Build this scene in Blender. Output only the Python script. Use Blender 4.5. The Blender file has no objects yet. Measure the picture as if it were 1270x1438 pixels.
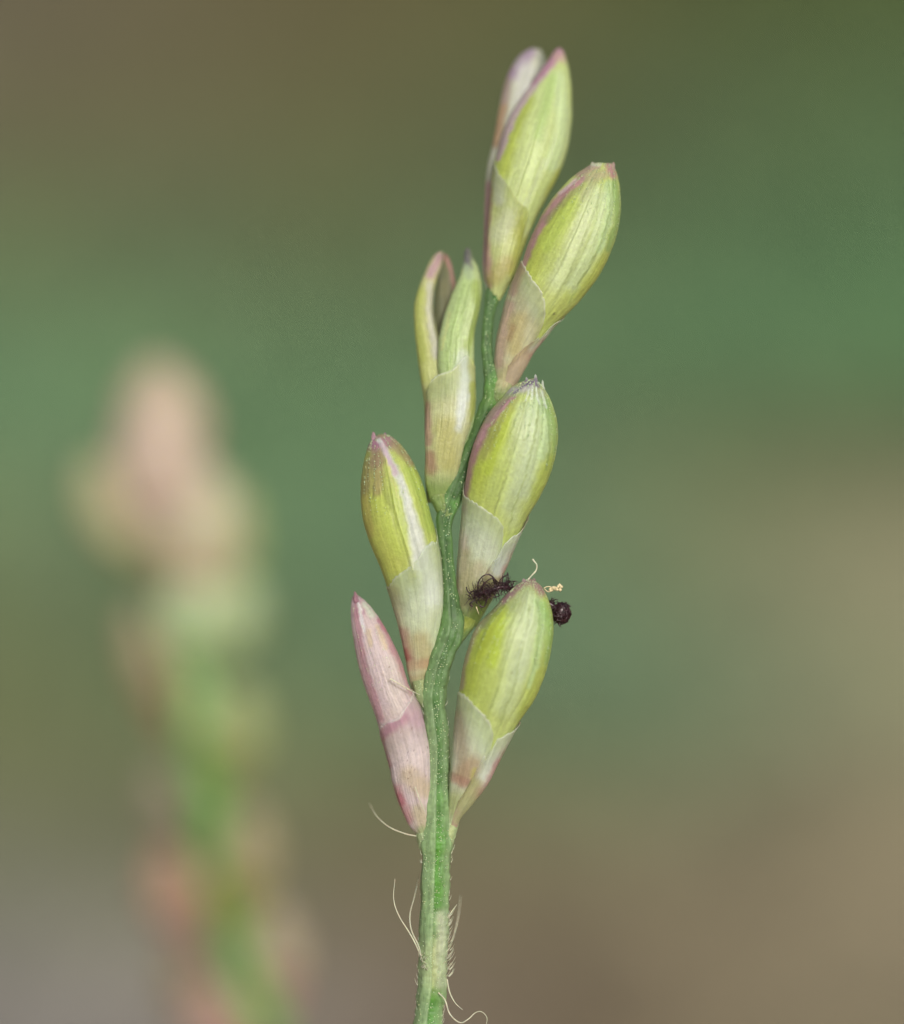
import bpy, math, random
import numpy as np
from mathutils import Vector

SEED = 7
rng = np.random.default_rng(SEED)
random.seed(SEED)
sc = bpy.context.scene

# ------------------------------------------------------------------ camera, sky, sun, exposure
# one unit is about 1.4 mm; the flower spike crosses the focus plane near the origin
TILT = math.radians(35)
FD = 40.0                       # lens to focus plane
GROUND_Z = -60.0
D = Vector((0, math.cos(TILT), -math.sin(TILT)))     # looking direction
UP = Vector((0, math.sin(TILT), math.cos(TILT)))
CAM = -FD * D
cd = bpy.data.cameras.new('camera')
cam = bpy.data.objects.new('camera', cd)
sc.collection.objects.link(cam)
cam.location = CAM
cam.rotation_euler = (math.radians(90) - TILT, 0, 0)
cd.sensor_fit = 'VERTICAL'
cd.sensor_height = 24
cd.sensor_width = 24
cd.lens = 12 / (7.19 / FD)
cd.clip_start = 0.5
cd.clip_end = 8000
cd.dof.use_dof = True
cd.dof.focus_distance = FD - 0.15
cd.dof.aperture_fstop = cd.lens * 1e-3 / 3.0          # a pupil 3 units (4 mm) wide
cd.dof.aperture_blades = 0
sc.camera = cam

SUN_EL, SUN_AZ = 54, 24         # degrees; azimuth from the camera's back, towards the right
w = bpy.data.worlds.new('World')
sc.world = w
w.use_nodes = True
nt = w.node_tree
bg = nt.nodes['Background']
sky = nt.nodes.new('ShaderNodeTexSky')
sky.sky_type = 'NISHITA'
sky.sun_disc = False
sky.sun_elevation = math.radians(SUN_EL)
sky.sun_rotation = math.radians(180 + SUN_AZ * -1)
sky.dust_density = 9.0
sky.air_density = 1.0
sky.ozone_density = 0.6
nt.links.new(sky.outputs[0], bg.inputs[0])
bg.inputs[1].default_value = 0.068
sd = bpy.data.lights.new('sun', 'SUN')
sun = bpy.data.objects.new('sun', sd)
sc.collection.objects.link(sun)
sd.energy = 1.5
sd.angle = math.radians(11)
sd.color = (1.0, 0.98, 0.93)
az = math.radians(SUN_AZ)
el = math.radians(SUN_EL)
sdir = Vector((math.sin(az) * math.cos(el), -math.cos(az) * math.cos(el), math.sin(el)))
sun.rotation_euler = sdir.to_track_quat('Z', 'Y').to_euler()
sun.location = sdir * 100
sc.view_settings.view_transform = 'Standard'
sc.view_settings.look = 'None'
sc.view_settings.exposure = 0.2
sc.view_settings.gamma = 1
sc.view_settings.use_curve_mapping = False

# ------------------------------------------------------------------ helpers
def lin(c):
    c = np.asarray(c, float) / 255.0
    return np.where(c <= 0.04045, c / 12.92, ((c + 0.055) / 1.055) ** 2.4)

def to_world(px, py, w):
    """points of the plant's own plane (hundredths of a unit, w towards the lens) to world"""
    px = np.asarray(px, float); py = np.asarray(py, float); w = np.asarray(w, float)
    s = (FD - w) / FD
    x = (px - 635) / 100 * s
    y = (719 - py) / 100 * s
    up = np.array(UP); d = np.array(D)
    return (x[..., None] * np.array([1, 0, 0]) + y[..., None] * up - w[..., None] * d)

def P(px, py, w=0.0):
    return to_world(np.array(px, float), np.array(py, float), np.array(w, float))

def ground_at(px, py, z=GROUND_Z):
    r = P(px, py, 0.0) - np.array(CAM)
    k = (z - CAM.z) / r[2]
    return np.array(CAM) + r * k

def spline(pts, n):
    p = np.asarray(pts, float)
    if len(p) < 3:
        s = np.linspace(0, 1, n)[:, None]
        return p[0] * (1 - s) + p[-1] * s
    q = np.vstack([2 * p[0] - p[1], p, 2 * p[-1] - p[-2]])
    out = []
    for i in range(1, len(q) - 2):
        a, b, c, d = q[i - 1], q[i], q[i + 1], q[i + 2]
        t = np.linspace(0, 1, 24, endpoint=False)[:, None]
        m1 = (c - a) / 2; m2 = (d - b) / 2
        out.append((2*t**3 - 3*t**2 + 1) * b + (t**3 - 2*t**2 + t) * m1 + (-2*t**3 + 3*t**2) * c + (t**3 - t**2) * m2)
    o = np.vstack(out + [p[-1:]])
    seg = np.r_[0, np.cumsum(np.linalg.norm(np.diff(o, axis=0), axis=1))]
    s = np.linspace(0, seg[-1], n)
    return np.stack([np.interp(s, seg, o[:, k]) for k in range(o.shape[1])], 1)

_tab = rng.random((256, 256))
def vnoise(x, y):
    x = np.asarray(x, float); y = np.asarray(y, float)
    xi = np.floor(x).astype(int); yi = np.floor(y).astype(int)
    fx = x - xi; fy = y - yi
    fx = fx * fx * (3 - 2 * fx); fy = fy * fy * (3 - 2 * fy)
    g = lambda a, b: _tab[a % 256, b % 256]
    return ((g(xi, yi) * (1 - fx) + g(xi + 1, yi) * fx) * (1 - fy) + (g(xi, yi + 1) * (1 - fx) + g(xi + 1, yi + 1) * fx) * fy) * 2 - 1

def sstep(e0, e1, x):
    t = np.clip((x - e0) / (e1 - e0 + 1e-9), 0, 1)
    return t * t * (3 - 2 * t)

def polydist(px, py, pts, widths):
    """distance to a polyline divided by the width there"""
    best = np.full(px.shape, 1e9)
    pts = np.asarray(pts, float)
    if len(pts) > 2:
        wd = np.interp(np.linspace(0, 1, 24), np.linspace(0, 1, len(pts)), np.broadcast_to(widths, len(pts)))
        # keep widths tied to the vertices while the line is smoothed
        pts = spline(pts, 24)
        widths = wd
    widths = np.broadcast_to(widths, len(pts)).astype(float)
    for i in range(len(pts) - 1):
        a, b = pts[i], pts[i + 1]
        ab = b - a
        L2 = max(ab @ ab, 1e-9)
        t = np.clip(((px - a[0]) * ab[0] + (py - a[1]) * ab[1]) / L2, 0, 1)
        dd = np.hypot(px - a[0] - t * ab[0], py - a[1] - t * ab[1])
        best = np.minimum(best, dd / (widths[i] * (1 - t) + widths[i + 1] * t))
    return best

def paint(px, py, ops, jx=None):
    """pigment of the tissue: ops are (points, width, colour, strength[, softness])"""
    col = np.zeros(px.shape + (3,)) + lin(ops[0])
    wob = 1.6 * vnoise(px / 9 + 3, py / 9) + 0.8 * vnoise(px / 3.1, py / 3.1 + 9)
    x = px + wob; y = py + 1.6 * vnoise(px / 8 + 31, py / 8 + 5)
    for op in ops[1:]:
        pts, wd, c, al = op[:4]
        soft = op[4] if len(op) > 4 else 0.75
        if not hasattr(pts[0], '__len__'):
            pts = [pts, (pts[0] + .01, pts[1])]
        dd = polydist(x, y, pts, wd)
        m = (1 - sstep(1 - soft, 1.0 + 0.6 * soft, dd)) * al
        col = col * (1 - m[..., None]) + lin(c) * m[..., None]
    return col

def link(o):
    sc.collection.objects.link(o)
    return o

def empty(name, loc, parent=None, origin=(0, 0, 0)):
    o = link(bpy.data.objects.new(name, None))
    o.empty_display_size = 0.3
    o.location = Vector(loc) - Vector(origin)
    if parent: o.parent = parent
    return o

def mesh_obj(name, verts, faces, mat, parent=None, origin=(0, 0, 0), col=None, uv=None, smooth=True, solid=None):
    me = bpy.data.meshes.new(name)
    v = np.asarray(verts, float).reshape(-1, 3) - np.asarray(origin, float)
    me.from_pydata(v.tolist(), [], faces if isinstance(faces, list) else faces.tolist())
    if col is not None:
        a = me.color_attributes.new('Col', 'FLOAT_COLOR', 'POINT')
        c = np.ones((len(v), 4)); col = np.asarray(col); col = col.reshape(-1, col.shape[-1]); c[:, :col.shape[1]] = np.clip(col, 0, 1)
        a.data.foreach_set('color', c.ravel())
    if uv is not None:
        u = me.uv_layers.new(name='UV')
        vi = np.empty(len(me.loops), int); me.loops.foreach_get('vertex_index', vi)
        u.data.foreach_set('uv', np.asarray(uv, float).reshape(-1, 2)[vi].ravel())
    if smooth:
        me.polygons.foreach_set('use_smooth', [True] * len(me.polygons))
    me.materials.append(mat)
    me.update()
    o = link(bpy.data.objects.new(name, me))
    if parent is not None: o.parent = parent
    if solid:
        m = o.modifiers.new('thickness', 'SOLIDIFY'); m.thickness = solid; m.offset = -1
    return o

def grid_faces(nu, nv, wrap=False):
    f = []
    i = np.arange(nu - 1)[:, None]; j = np.arange(nv if wrap else nv - 1)[None, :]
    j2 = (j + 1) % nv
    a = i * nv + j; b = i * nv + j2; c = (i + 1) * nv + j2; d = (i + 1) * nv + j
    return np.stack([a, b, c, d], -1).reshape(-1, 4)

# ------------------------------------------------------------------ materials
def mat_new(name):
    m = bpy.data.materials.new(name); m.use_nodes = True
    return m, m.node_tree, m.node_tree.nodes['Principled BSDF']

def tissue(name, rough=0.42, sss=0.25, spec=0.45, grain=0.17, striae=0.55, fine=26.0):
    m, nt, b = mat_new(name)
    N = nt.nodes.new; Lk = nt.links.new
    at = N('ShaderNodeAttribute'); at.attribute_name = 'Col'
    tc = N('ShaderNodeTexCoord')
    uvm = N('ShaderNodeMapping'); uvm.inputs['Scale'].default_value = (60, 5, 1)
    Lk(tc.outputs['UV'], uvm.inputs['Vector'])
    n1 = N('ShaderNodeTexNoise'); n1.inputs['Scale'].default_value = 1.0; n1.inputs['Detail'].default_value = 3
    Lk(uvm.outputs[0], n1.inputs['Vector'])
    n2 = N('ShaderNodeTexNoise'); n2.inputs['Scale'].default_value = fine; n2.inputs['Detail'].default_value = 4
    Lk(tc.outputs['Object'], n2.inputs['Vector'])
    ad = N('ShaderNodeMath'); ad.operation = 'MULTIPLY_ADD'; ad.inputs[1].default_value = striae
    Lk(n1.outputs[0], ad.inputs[0])
    m2 = N('ShaderNodeMath'); m2.operation = 'MULTIPLY'; m2.inputs[1].default_value = 1 - striae
    Lk(n2.outputs[0], m2.inputs[0]); Lk(m2.outputs[0], ad.inputs[2])
    mr = N('ShaderNodeMapRange'); mr.inputs[1].default_value = 0.3; mr.inputs[2].default_value = 0.7
    mr.inputs[3].default_value = 1 - grain; mr.inputs[4].default_value = 1 + grain
    Lk(ad.outputs[0], mr.inputs[0])
    mx = N('ShaderNodeVectorMath'); mx.operation = 'SCALE'
    Lk(at.outputs['Color'], mx.inputs[0]); Lk(mr.outputs[0], mx.inputs['Scale'])
    Lk(mx.outputs[0], b.inputs['Base Color'])
    Lk(at.outputs['Alpha'], b.inputs['Alpha'])
    b.inputs['Roughness'].default_value = rough
    b.inputs['Specular IOR Level'].default_value = spec
    b.inputs['Subsurface Weight'].default_value = sss
    b.inputs['Subsurface Radius'].default_value = (1.0, 1.0, 0.4)
    b.inputs['Subsurface Scale'].default_value = 0.10
    bp = N('ShaderNodeBump'); bp.inputs['Strength'].default_value = 0.65; bp.inputs['Distance'].default_value = 0.03
    Lk(ad.outputs[0], bp.inputs['Height']); Lk(bp.outputs[0], b.inputs['Normal'])
    return m

def plain(name, c, rough=0.5, spec=0.4, sss=0.0, vary=0.2, scale=8.0):
    m, nt, b = mat_new(name)
    N = nt.nodes.new
    tc = N('ShaderNodeTexCoord')
    n = N('ShaderNodeTexNoise'); n.inputs['Scale'].default_value = scale
    nt.links.new(tc.outputs['Object'], n.inputs['Vector'])
    mr = N('ShaderNodeMapRange'); mr.inputs[1].default_value = .3; mr.inputs[2].default_value = .7
    mr.inputs[3].default_value = 1 - vary; mr.inputs[4].default_value = 1 + vary
    nt.links.new(n.outputs[0], mr.inputs[0])
    mx = N('ShaderNodeVectorMath'); mx.operation = 'SCALE'
    mx.inputs[0].default_value = tuple(lin(c)); nt.links.new(mr.outputs[0], mx.inputs['Scale'])
    nt.links.new(mx.outputs[0], b.inputs['Base Color'])
    b.inputs['Roughness'].default_value = rough
    b.inputs['Specular IOR Level'].default_value = spec
    b.inputs['Subsurface Weight'].default_value = sss
    b.inputs['Subsurface Scale'].default_value = 0.05
    return m

M_BODY = tissue('husk_tissue', sss=.35, rough=.38)
M_GLUME = tissue('membrane_tissue', rough=0.36, sss=0.3, spec=0.55, grain=0.12, striae=0.6)
M_STEM = tissue('stem_tissue', rough=0.48, sss=0.15, spec=0.4, grain=0.2, striae=0.35, fine=14)
M_PAP = plain('papilla_wax', (196, 214, 168), rough=0.35, spec=0.6, sss=0.2)
M_HAIR = plain('pale_hair', (214, 214, 188), rough=0.4, spec=0.5, sss=0.2)
M_STIG = plain('dark_stigma', (52, 28, 36), rough=0.35, spec=0.6, vary=0.6, scale=20)
M_CREAM = plain('cream_anther', (226, 212, 172), rough=0.5, vary=0.15)

# ------------------------------------------------------------------ husk geometry
class Body:
    """closed seed husk between a left and a right outline (plant plane), bulging towards and away from the lens"""
    def __init__(self, L, R, w0, w1, k=0.8, bow=0.0, N=260):
        self.L = spline(L, N); self.R = spline(R, N); self.N = N
        self.ts = np.linspace(0, 1, N)
        self.w0, self.w1, self.k, self.bow = w0, w1, k, bow
    def at(self, t, phi, off=0.0):
        """t 0..1 base to tip, phi degrees: 180 left, 90 towards lens, 0 right; returns px, py, w"""
        t = np.asarray(t, float); phi = np.radians(np.asarray(phi, float))
        f = lambda a: np.interp(t, self.ts, a)
        lx, ly, rx, ry = f(self.L[:, 0]), f(self.L[:, 1]), f(self.R[:, 0]), f(self.R[:, 1])
        cx, cy, hx, hy = (lx + rx) / 2, (ly + ry) / 2, (rx - lx) / 2, (ry - ly) / 2
        h = np.hypot(hx, hy) + 1e-6
        e = 1 + off / np.maximum(h, 3)
        wd = self.w0 + (self.w1 - self.w0) * t + self.bow * np.sin(np.pi * t)
        return cx + hx * np.cos(phi) * e, cy + hy * np.cos(phi) * e, wd + self.k * h / 100 * np.sin(phi) * e
    def locate(self, x, y):
        tt, pp = np.meshgrid(np.linspace(0, 1, 240), np.linspace(4, 176, 150), indexing='ij')
        gx, gy, _ = self.at(tt, pp)
        i = np.argmin((gx - x) ** 2 + (gy - y) ** 2)
        return pp.ravel()[i], tt.ravel()[i]

def emit(body, name, mat, parent, origin, T, PH, OFF, ops, wrap, solid=None, ridges=(), tone=0.06, bump=0.35, wash=0.13, dim=.96, fade=None, tint=(.88, .99, .99)):
    """T, PH, OFF are (nu, nv) grids"""
    px, py, _ = body.at(T, PH)
    disp = OFF + bump * vnoise(PH / 3.2, T * 9) + 1.6 * bump * vnoise(PH / 24 + 5, T * 4.5) + bump * 0.8 * vnoise(px / 5, py / 5)
    for (ph, amp, sg, ta, tb) in ridges:
        disp = disp + 1.5 * amp * np.exp(-((PH - ph - 5 * np.sin(T * 3 + ph)) / sg) ** 2) * sstep(ta, ta + .12, T) * (1 - sstep(tb - .12, tb, T))
    px2, py2, w2 = body.at(T, PH, disp)
    co = to_world(px2, py2, w2)
    col = paint(px, py, ops) * np.array(tint) * dim
    col = col * (1 - wash) + lin((196, 210, 172)) * wash
    mot = vnoise(px / 6 + 40, py / 6) + .6 * vnoise(px / 2.4, py / 2.4 + 7)
    col = col * (1 + .05 * mot[..., None])
    st = 1 + tone * vnoise(PH / 2.2, T * 5 + 11) + tone * vnoise(PH / 6, T * 14) - .9 * tone * np.exp(-(vnoise(PH / 2.6 + 17, T * 2.2) / .10) ** 2) + 0.5 * tone * vnoise(px / 1.7, py / 1.7)
    col = col * st[..., None]
    if fade is not None: col = np.concatenate([col, fade[..., None]], -1)
    uv = np.stack([PH / 360.0, T], -1)
    nu, nv = T.shape
    return mesh_obj(name, co, grid_faces(nu, nv, wrap), mat, parent, origin, col, uv, solid=solid)

def husk(body, name, parent, origin, ops, nu=190, nv=150, ridges=(), mat=None, **kw):
    t = np.linspace(0, 1, nu); t = 1 - (1 - t) ** 1.15
    ph = np.arange(nv) / nv
    ph = 90 - 360 * ph
    T, PH = np.meshgrid(t, ph, indexing='ij')
    return emit(body, name, mat or M_BODY, parent, origin, T, PH, np.zeros_like(T), ops, True, ridges=ridges, **kw)

def sheath(body, name, parent, origin, edge, pre, post, ops, off=(0.6, 2.2), t0=0.0, nu=110, nv=120, curl=.25, **kw):
    kw.setdefault('wash', 0.0); kw.setdefault('dim', 1.08); kw.setdefault('tint', (.91, 1.0, .86))
    """papery bract hugging the husk; edge = points of its upper rim, pre/post = (phi, t) pairs behind the husk"""
    pt = list(pre) + [body.locate(*e) for e in edge] + list(post)
    pt = np.array(pt)
    o = np.argsort(-pt[:, 0]); pt = pt[o]
    ph = np.linspace(pt[0, 0], pt[-1, 0], nv)
    t1 = np.interp(-ph, -pt[:, 0], pt[:, 1])
    ker = np.ones(5) / 5
    t1 = np.convolve(np.pad(t1, 2, mode='edge'), ker, 'valid')
    t1 = t1 + 0.004 * vnoise(ph / 5, ph * 0 + 3)
    u = np.linspace(0, 1, nu)
    T = t0 + (t1[None, :] - t0) * u[:, None]
    PH = np.broadcast_to(ph, T.shape)
    OFF = .7 * off[0] + (.7 * off[1] - .7 * off[0]) * u[:, None] + curl * sstep(0.93, 1.0, u)[:, None] + 0 * T
    kw['fade'] = 1 - .62 * sstep(.62, .97, u)[:, None] * (1 - .55 * sstep(.975, 1, u)[:, None]) + 0 * T
    o_ = emit(body, name, M_GLUME, parent, origin, T, PH, OFF, ops, False, solid=0.006, **kw)
    return o_

def tube(pts3, r, n=8, taper=True):
    p = spline(pts3, max(8, len(pts3) * 5)) if len(pts3) > 2 else np.asarray(pts3, float)
    m = len(p)
    rr = np.broadcast_to(r, m).astype(float) if np.ndim(r) == 0 else np.interp(np.linspace(0, 1, m), np.linspace(0, 1, len(r)), r)
    if taper and np.ndim(r) == 0: rr = rr * np.linspace(1, 0.25, m)
    tg = np.gradient(p, axis=0); tg /= np.linalg.norm(tg, axis=1)[:, None] + 1e-9
    ref = np.array([0.31, 0.9, 0.22])
    a = np.cross(tg, ref); a /= np.linalg.norm(a, axis=1)[:, None] + 1e-9
    b = np.cross(tg, a)
    th = np.arange(n) / n * 2 * np.pi
    v = p[:, None] + rr[:, None, None] * (np.cos(th)[None, :, None] * a[:, None] + np.sin(th)[None, :, None] * b[:, None])
    f = grid_faces(m, n, True)
    return v.reshape(-1, 3), f

class Bag:
    def __init__(self): self.v = []; self.f = []; self.n = 0
    def add(self, v, f):
        self.v.append(v); self.f.append(np.asarray(f) + self.n); self.n += len(v)
    def build(self, name, mat, parent, origin, **kw):
        fs = []
        for f in self.f: fs += f.tolist()
        return mesh_obj(name, np.vstack(self.v), fs, mat, parent, origin, **kw)

_oc = np.array([[1,0,0],[-1,0,0],[0,1,0],[0,-1,0],[0,0,1],[0,0,-1]], float)
_of = np.array([[0,2,4],[2,1,4],[1,3,4],[3,0,4],[2,0,5],[1,2,5],[3,1,5],[0,3,5]])
def bead(bag, c, r):
    bag.add(np.asarray(c) + _oc * r * np.array([1, 1, 1.25]), _of)

def papillae(body, parent, origin, n, phis, t_range, r=0.009, sg=1.2, name='papillae'):
    bag = Bag()
    for ph in phis:
        for _ in range(n):
            t = rng.uniform(*t_range)
            if rng.random() > ((t - t_range[0]) / (t_range[1] - t_range[0])) ** 0.6: continue
            q = ph + rng.normal(0, sg) + 5 * math.sin(t * 3 + ph)
            x, y, ww = body.at(t, q, 0.7)
            bead(bag, to_world(x, y, ww), r * rng.uniform(.7, 1.25))
    if not bag.v: return None
    o = bag.build(name, M_PAP, parent, origin)
    o['kind'] = 'stuff'
    return o

def hair(name, pts, r, parent, origin, mat=None, label=None):
    p = np.array([P(*q) for q in pts])
    v, f = tube(p, r)
    o = mesh_obj(name, v, f, mat or M_HAIR, parent, origin)
    if label: o['label'] = label
    return o

# ------------------------------------------------------------------ the ground
# soil sheet with moss, dry litter and pale dust in patches; positions are on the ground, sizes in units
SOIL = (118, 104, 78)
def patch_list():
    # centre (seen from the lens), radii across/along the ground, colour, strength
    g = [
        ((40, 30), 24, 40, (88, 84, 76), .9), ((280, 40), 28, 50, (88, 83, 58), 1), ((620, 40), 26, 55, (86, 82, 54), 1),
        ((930, 30), 26, 50, (78, 84, 46), 1), ((1230, 20), 24, 60, (80, 104, 58), 1),
        ((80, 200), 26, 20, (100, 102, 76), .9), ((480, 190), 26, 20, (96, 98, 66), .9), ((900, 200), 30, 22, (78, 104, 74), .9), ((1200, 200), 28, 20, (82, 120, 86), .9),
        ((60, 390), 22, 18, (98, 130, 90), 1), ((420, 400), 26, 18, (100, 124, 88), 1), ((800, 400), 26, 16, (92, 126, 94), .9), ((1180, 380), 26, 18, (92, 142, 102), 1.1),
        ((40, 540), 18, 13, (102, 146, 112), 1.1), ((450, 560), 22, 13, (94, 138, 100), 1.1), ((860, 540), 20, 11, (92, 132, 98), 1), ((1000, 470), 20, 9, (94, 136, 98), 1), ((1200, 500), 18, 6, (78, 120, 78), 1),
        ((1230, 610), 18, 7, (90, 92, 68), 1.2), ((980, 640), 14, 8, (98, 108, 78), 1),
        ((40, 760), 18, 14, (98, 112, 82), 1), ((430, 760), 18, 12, (96, 136, 104), 1.1), ((820, 740), 14, 10, (100, 124, 94), 1), ((1250, 790), 10, 10, (126, 121, 104), 1), ((1050, 780), 10, 9, (124, 124, 96), 1),
        ((60, 960), 18, 10, (98, 106, 72), 1), ((440, 930), 16, 10, (94, 122, 90), 1), ((830, 900), 16, 12, (92, 130, 104), 1.1), ((1200, 930), 13, 12, (126, 127, 104), 1),
        ((60, 1130), 16, 8, (100, 106, 84), 1), ((480, 1110), 14, 7, (94, 98, 68), 1), ((830, 1040), 14, 7, (96, 112, 84), 1), ((1200, 1130), 14, 8, (116, 109, 92), 1),
        ((80, 1260), 14, 7, (112, 116, 106), 1), ((480, 1240), 11, 7, (94, 87, 72), 1), ((820, 1230), 16, 8, (98, 92, 76), 1), ((1200, 1290), 14, 9, (124, 117, 100), 1),
        ((80, 1400), 14, 7, (124, 122, 126), 1), ((470, 1420), 8, 5, (126, 118, 116), 1), ((800, 1410), 16, 7, (104, 92, 78), 1), ((1200, 1430), 14, 6, (120, 113, 96), 1),
    ]
    return [(ground_at(*p), rx, ry, np.array(lin(c)), s) for p, rx, ry, c, s in g]
PATCH = patch_list()
def ground_colour(x, y):
    base = lin(SOIL)
    acc = np.zeros(x.shape + (3,)) + base * 0.02; ws = np.zeros(x.shape) + 0.02
    for c, rx, ry, col, s in PATCH:
        k = s * np.exp(-(((x - c[0]) / rx) ** 2 + ((y - c[1]) / ry) ** 2) * 2.2)
        acc += k[..., None] * col; ws += k
    c = acc / ws[..., None]
    return c * .86 + c.mean(-1, keepdims=True) * .14

gx = np.r_[np.linspace(-3000, -120, 14), np.linspace(-100, 100, 101), np.linspace(120, 3000, 14)]
gy = np.r_[np.linspace(-1500, -60, 10), np.linspace(-40, 220, 131), np.linspace(240, 5000, 20)]
X, Y = np.meshgrid(gx, gy, indexing='xy')
Z = GROUND_Z + 0.9 * vnoise(X / 9, Y / 9) + 0.4 * vnoise(X / 3, Y / 3)
gc = np.array([1.38, 1.36, 1.17]) * ground_colour(X, Y) * (1 + 0.10 * vnoise(X / 4, Y / 5) + 0.08 * vnoise(X / 1.9 + 5, Y / 2.1))[..., None]
M_GROUND, nt, b = mat_new('soil_and_moss')
N = nt.nodes.new
at = N('ShaderNodeAttribute'); at.attribute_name = 'Col'
tc = N('ShaderNodeTexCoord')
n1 = N('ShaderNodeTexNoise'); n1.inputs['Scale'].default_value = 1.3; n1.inputs['Detail'].default_value = 6
nt.links.new(tc.outputs['Object'], n1.inputs['Vector'])
mr = N('ShaderNodeMapRange'); mr.inputs[1].default_value = .3; mr.inputs[2].default_value = .7
mr.inputs[3].default_value = .62; mr.inputs[4].default_value = 1.38
nt.links.new(n1.outputs[0], mr.inputs[0])
mx = N('ShaderNodeVectorMath'); mx.operation = 'SCALE'
nt.links.new(at.outputs['Color'], mx.inputs[0]); nt.links.new(mr.outputs[0], mx.inputs['Scale'])
nt.links.new(mx.outputs[0], b.inputs['Base Color'])
b.inputs['Roughness'].default_value = 0.9
b.inputs['Specular IOR Level'].default_value = 0.2
bp = N('ShaderNodeBump'); bp.inputs['Distance'].default_value = 0.5; bp.inputs['Strength'].default_value = 0.6
nt.links.new(n1.outputs[0], bp.inputs['Height']); nt.links.new(bp.outputs[0], b.inputs['Normal'])
go = mesh_obj('ground', np.stack([X, Y, Z], -1), grid_faces(*X.shape), M_GROUND, col=gc)
go['kind'] = 'structure'

# short turf: thousands of narrow blades, greener and denser on the mossy ground
M_TURF, nt, b = mat_new('turf_blade')
at = nt.nodes.new('ShaderNodeAttribute'); at.attribute_name = 'Col'
nt.links.new(at.outputs['Color'], b.inputs['Base Color'])
b.inputs['Roughness'].default_value = 0.5
NB = 15000
bx = rng.uniform(-60, 60, NB); by = rng.uniform(20, 190, NB)
bc = ground_colour(bx, by)
green = np.clip((bc[:, 1] - bc[:, 0]) / bc[:, 1] * 3.0, 0, 1)
keep = rng.random(NB) < 0.12 + 0.88 * green
bx, by, bc = bx[keep], by[keep], bc[keep]
nb = len(bx)
hgt = rng.uniform(1.2, 3.6, nb); lean = rng.uniform(0.2, 1.4, nb) * hgt; dr = rng.uniform(0, 2 * math.pi, nb)
wdt = rng.uniform(.10, .28, nb); yaw = rng.uniform(0, math.pi, nb)
gz = GROUND_Z + 0.9 * vnoise(bx / 9, by / 9) + 0.4 * vnoise(bx / 3, by / 3) - 0.15
V = np.zeros((nb, 7, 3)); fr = [(0, 1, 0), (.4, .9, .12), (.75, .6, .5)]
for k, (hh, ww, ll) in enumerate(fr):
    cx = bx + np.cos(dr) * lean * ll; cy = by + np.sin(dr) * lean * ll; cz = gz + hgt * hh
    V[:, 2 * k] = np.stack([cx - np.cos(yaw) * wdt * ww, cy - np.sin(yaw) * wdt * ww, cz], 1)
    V[:, 2 * k + 1] = np.stack([cx + np.cos(yaw) * wdt * ww, cy + np.sin(yaw) * wdt * ww, cz], 1)
V[:, 6] = np.stack([bx + np.cos(dr) * lean, by + np.sin(dr) * lean, gz + hgt * .92], 1)
base = (np.arange(nb) * 7)[:, None]
q = [(base + np.array([[0, 1, 3, 2]])), (base + np.array([[2, 3, 5, 4]]))]
tri = base + np.array([[4, 5, 6]])
faces = np.vstack(q).tolist() + tri.tolist()
cc = bc * np.where(rng.random(nb) < .25, 1.25, 1.0)[:, None] * rng.uniform(.85, 1.35, nb)[:, None]
cc = np.repeat(cc[:, None], 7, 1)
to = mesh_obj('turf', V, faces, M_TURF, col=cc, smooth=False)
to['kind'] = 'stuff'; to['label'] = 'short blurred turf on the ground far behind the flower spikes'

# ------------------------------------------------------------------ the flower spike in focus
ROOT = P(602, 1438, 0)
def root_of(name, label, cat, loc, grp):
    o = empty(name, loc)
    o['label'] = label; o['category'] = cat; o['group'] = grp
    return o
# the stalk leaves the picture at its bottom edge and runs on to the ground
def stalk_to_ground(px, w, dx):
    a = P(px, 1438, w); dn = -np.array(UP)
    pts = [a + dn * 1.5, a + dn * 9 + np.array([dx * .2, 0, 0]), a + dn * 22 + np.array([dx * .5, 2, -2]), ]
    foot = np.array([a[0] + dx, pts[-1][1] - 6, GROUND_Z - .3])
    return pts, (pts[-1] + foot) / 2 + np.array([0, -2, 0]), foot

GRP = 'grass flower spikes'
p_, mid_, foot_ = stalk_to_ground(600, 0, 3)
plant = root_of('grass_flower_spike', 'sharp green and pink grass flower spike with plump husks on a hairy zigzag stalk', 'flower spike', foot_, GRP)
PO = foot_

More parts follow.
